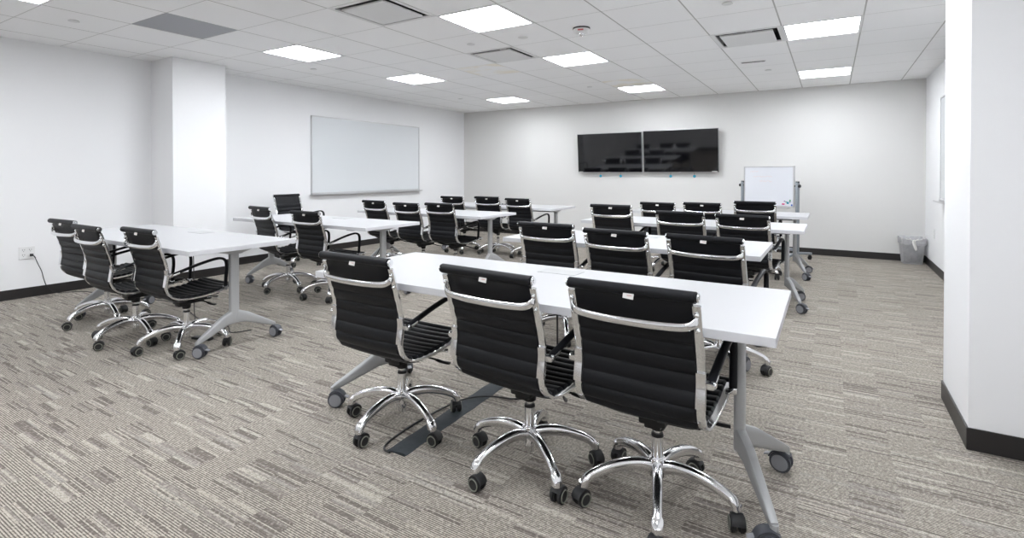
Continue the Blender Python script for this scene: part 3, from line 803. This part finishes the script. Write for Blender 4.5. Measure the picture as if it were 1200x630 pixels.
cb2 = MB().sweep(crom([(.058, .018, -.028), (.05, .04, -.09), (.045, .07, -.17), (.04, .09, -.26), (.04, .12, -.345), (.05, .2, -.413), (.15, .35, -.4155), (.45, .42, -.4155), (.9, .50, -.4155), (1.5, .62, -.4155), (2.1, .48, -.4155), (2.35, .42, -.4155)], 6), (.0035, .0035), n=8).build('cable', CORDM, cd)
cord([(-4.62, 2.36, .672), (-4.625, 2.37, .5), (-4.60, 2.36, .25), (-4.55, 2.34, .03), (-4.4, 2.3, .0045), (-4.15, 2.38, .0045), (-3.95, 2.30, .0045), (-3.88, 2.42, .0045)], lab='black cord hanging from under the nearest left table to the floor')
cord([(-3.98, 3.92, .672), (-4.0, 3.93, .5), (-4.08, 3.9, .3), (-4.12, 3.88, .05), (-4.3, 3.9, .0045), (-4.6, 3.95, .0045)], lab='black cord hanging from under the second left table')
cord([(-4.1, 5.4, .672), (-4.1, 5.42, .4), (-4.2, 5.4, .05), (-4.5, 5.62, .0045), (-5.0, 5.66, .0045), (-5.3, 5.6, .0045)], lab='black cord hanging from under the third left table')
cord([(-3.98, 7.0, .672), (-3.95, 7.0, .4), (-3.85, 6.85, .2), (-3.75, 6.75, .05), (-3.6, 6.7, .0045), (-3.4, 6.9, .0045)], lab='black cord hanging from under the farthest left table')
cord([(-1.146, 2.30, .672), (-1.146, 2.30, .5), (-1.15, 2.32, .3), (-1.17, 2.42, .08), (-1.22, 2.56, .006), (-1.32, 2.62, .006), (-1.40, 2.48, .006), (-1.477, 2.414, .006), (-1.56, 2.37, .0155), (-1.63, 2.32, .0185), (-1.685, 2.24, .0175), (-1.722, 2.14, .008), (-1.735, 2.0, .006),
      (-1.735, 1.88, .006), (-1.728, 1.79, .006), (-1.715, 1.714, .006), (-1.69, 1.675, .006), (-1.65, 1.668, .006)], r=.0046,
     lab='black cord trailing from under the nearest right table across the cable cover')
co = MB(); P = []
for i in range(46):
    a = i * 2 * PI / 14; rr = .052 + .004 * math.sin(i * 1.7); P.append((-1.83 + rr * math.cos(a) * 1.15, 2.74 + rr * math.sin(a), .005 + .0026 * (i // 14)))
co.sweep(P, (.0026, .0026), n=6); tag(co.build('coiled_cable', WHITEPL), 'coil of thin white cable on the carpet under the nearest right table', 'cord')
# floor cable cover: low ramped strip with a few folds
b = bmesh.new(); NY = 46; prof = [(-.052, .0012), (-.036, .006), (-.012, .0085), (.012, .0085), (.036, .006), (.052, .0012)]; rows = []
rc_ = random.Random(8)
for i in range(NY + 1):
    y = 1.683 + (2.76 - 1.683) * i / NY; j = .0045 * math.sin(i * .9) + rc_.uniform(-.0015, .0015); zj = .0012 * math.sin(i * 2.3)
    ox = -1.628 - .035 * (i / NY) + j * .4
    rows.append([b.verts.new((ox + u * (1 + j), y + (.012 * u / .05 if i == 0 else 0), max(.0008, z + zj * (z / .008)))) for u, z in prof] + [b.verts.new((ox + u, y, .0002)) for u, z in (prof[-1], prof[0])])
m_ = len(rows[0])
for i in range(NY):
    for j in range(m_): b.faces.new((rows[i][j], rows[i][(j + 1) % m_], rows[i + 1][(j + 1) % m_], rows[i + 1][j]))
b.faces.new(rows[0]); b.faces.new(rows[-1][::-1]); bmesh.ops.recalc_face_normals(b, faces=b.faces)
mb = MB(); mb._add(b); tag(mb.build('floor_cable_cover', TAPE), 'dark grey fabric cable cover strip on the carpet under the nearest right table', 'cable cover')
pb = MB().box((0, 0, .009), (.16, .05, .018), bev=.005)
tag(pb.build('power_strip', PLASTIC, loc=(-3.98, 2.10, 0), rz=R(15)), 'small black power strip on the carpet under the nearest left table', 'power strip')

# ------------------------------------------------------------------ camera, world, view
cam = bpy.data.cameras.new('camera'); co_ = bpy.data.objects.new('camera', cam); C.objects.link(co_)
cam.sensor_width = 36; cam.lens = 36 * 612 / 1200
cam.shift_x = 0; cam.shift_y = -(315 - 208.8) / 1200
cam.clip_start = .05
co_.location = (0, 0, 1.23); co_.rotation_euler = (PI / 2 - .009, 0, .549)
bpy.context.scene.camera = co_
w = bpy.data.worlds.new('world'); bpy.context.scene.world = w; w.use_nodes = True
w.node_tree.nodes['Background'].inputs[0].default_value = (.8, .85, .9, 1); w.node_tree.nodes['Background'].inputs[1].default_value = .3
vs = bpy.context.scene.view_settings
vs.view_transform = 'Standard'; vs.look = 'None'; vs.gamma = 1; vs.use_curve_mapping = False; vs.exposure = .29
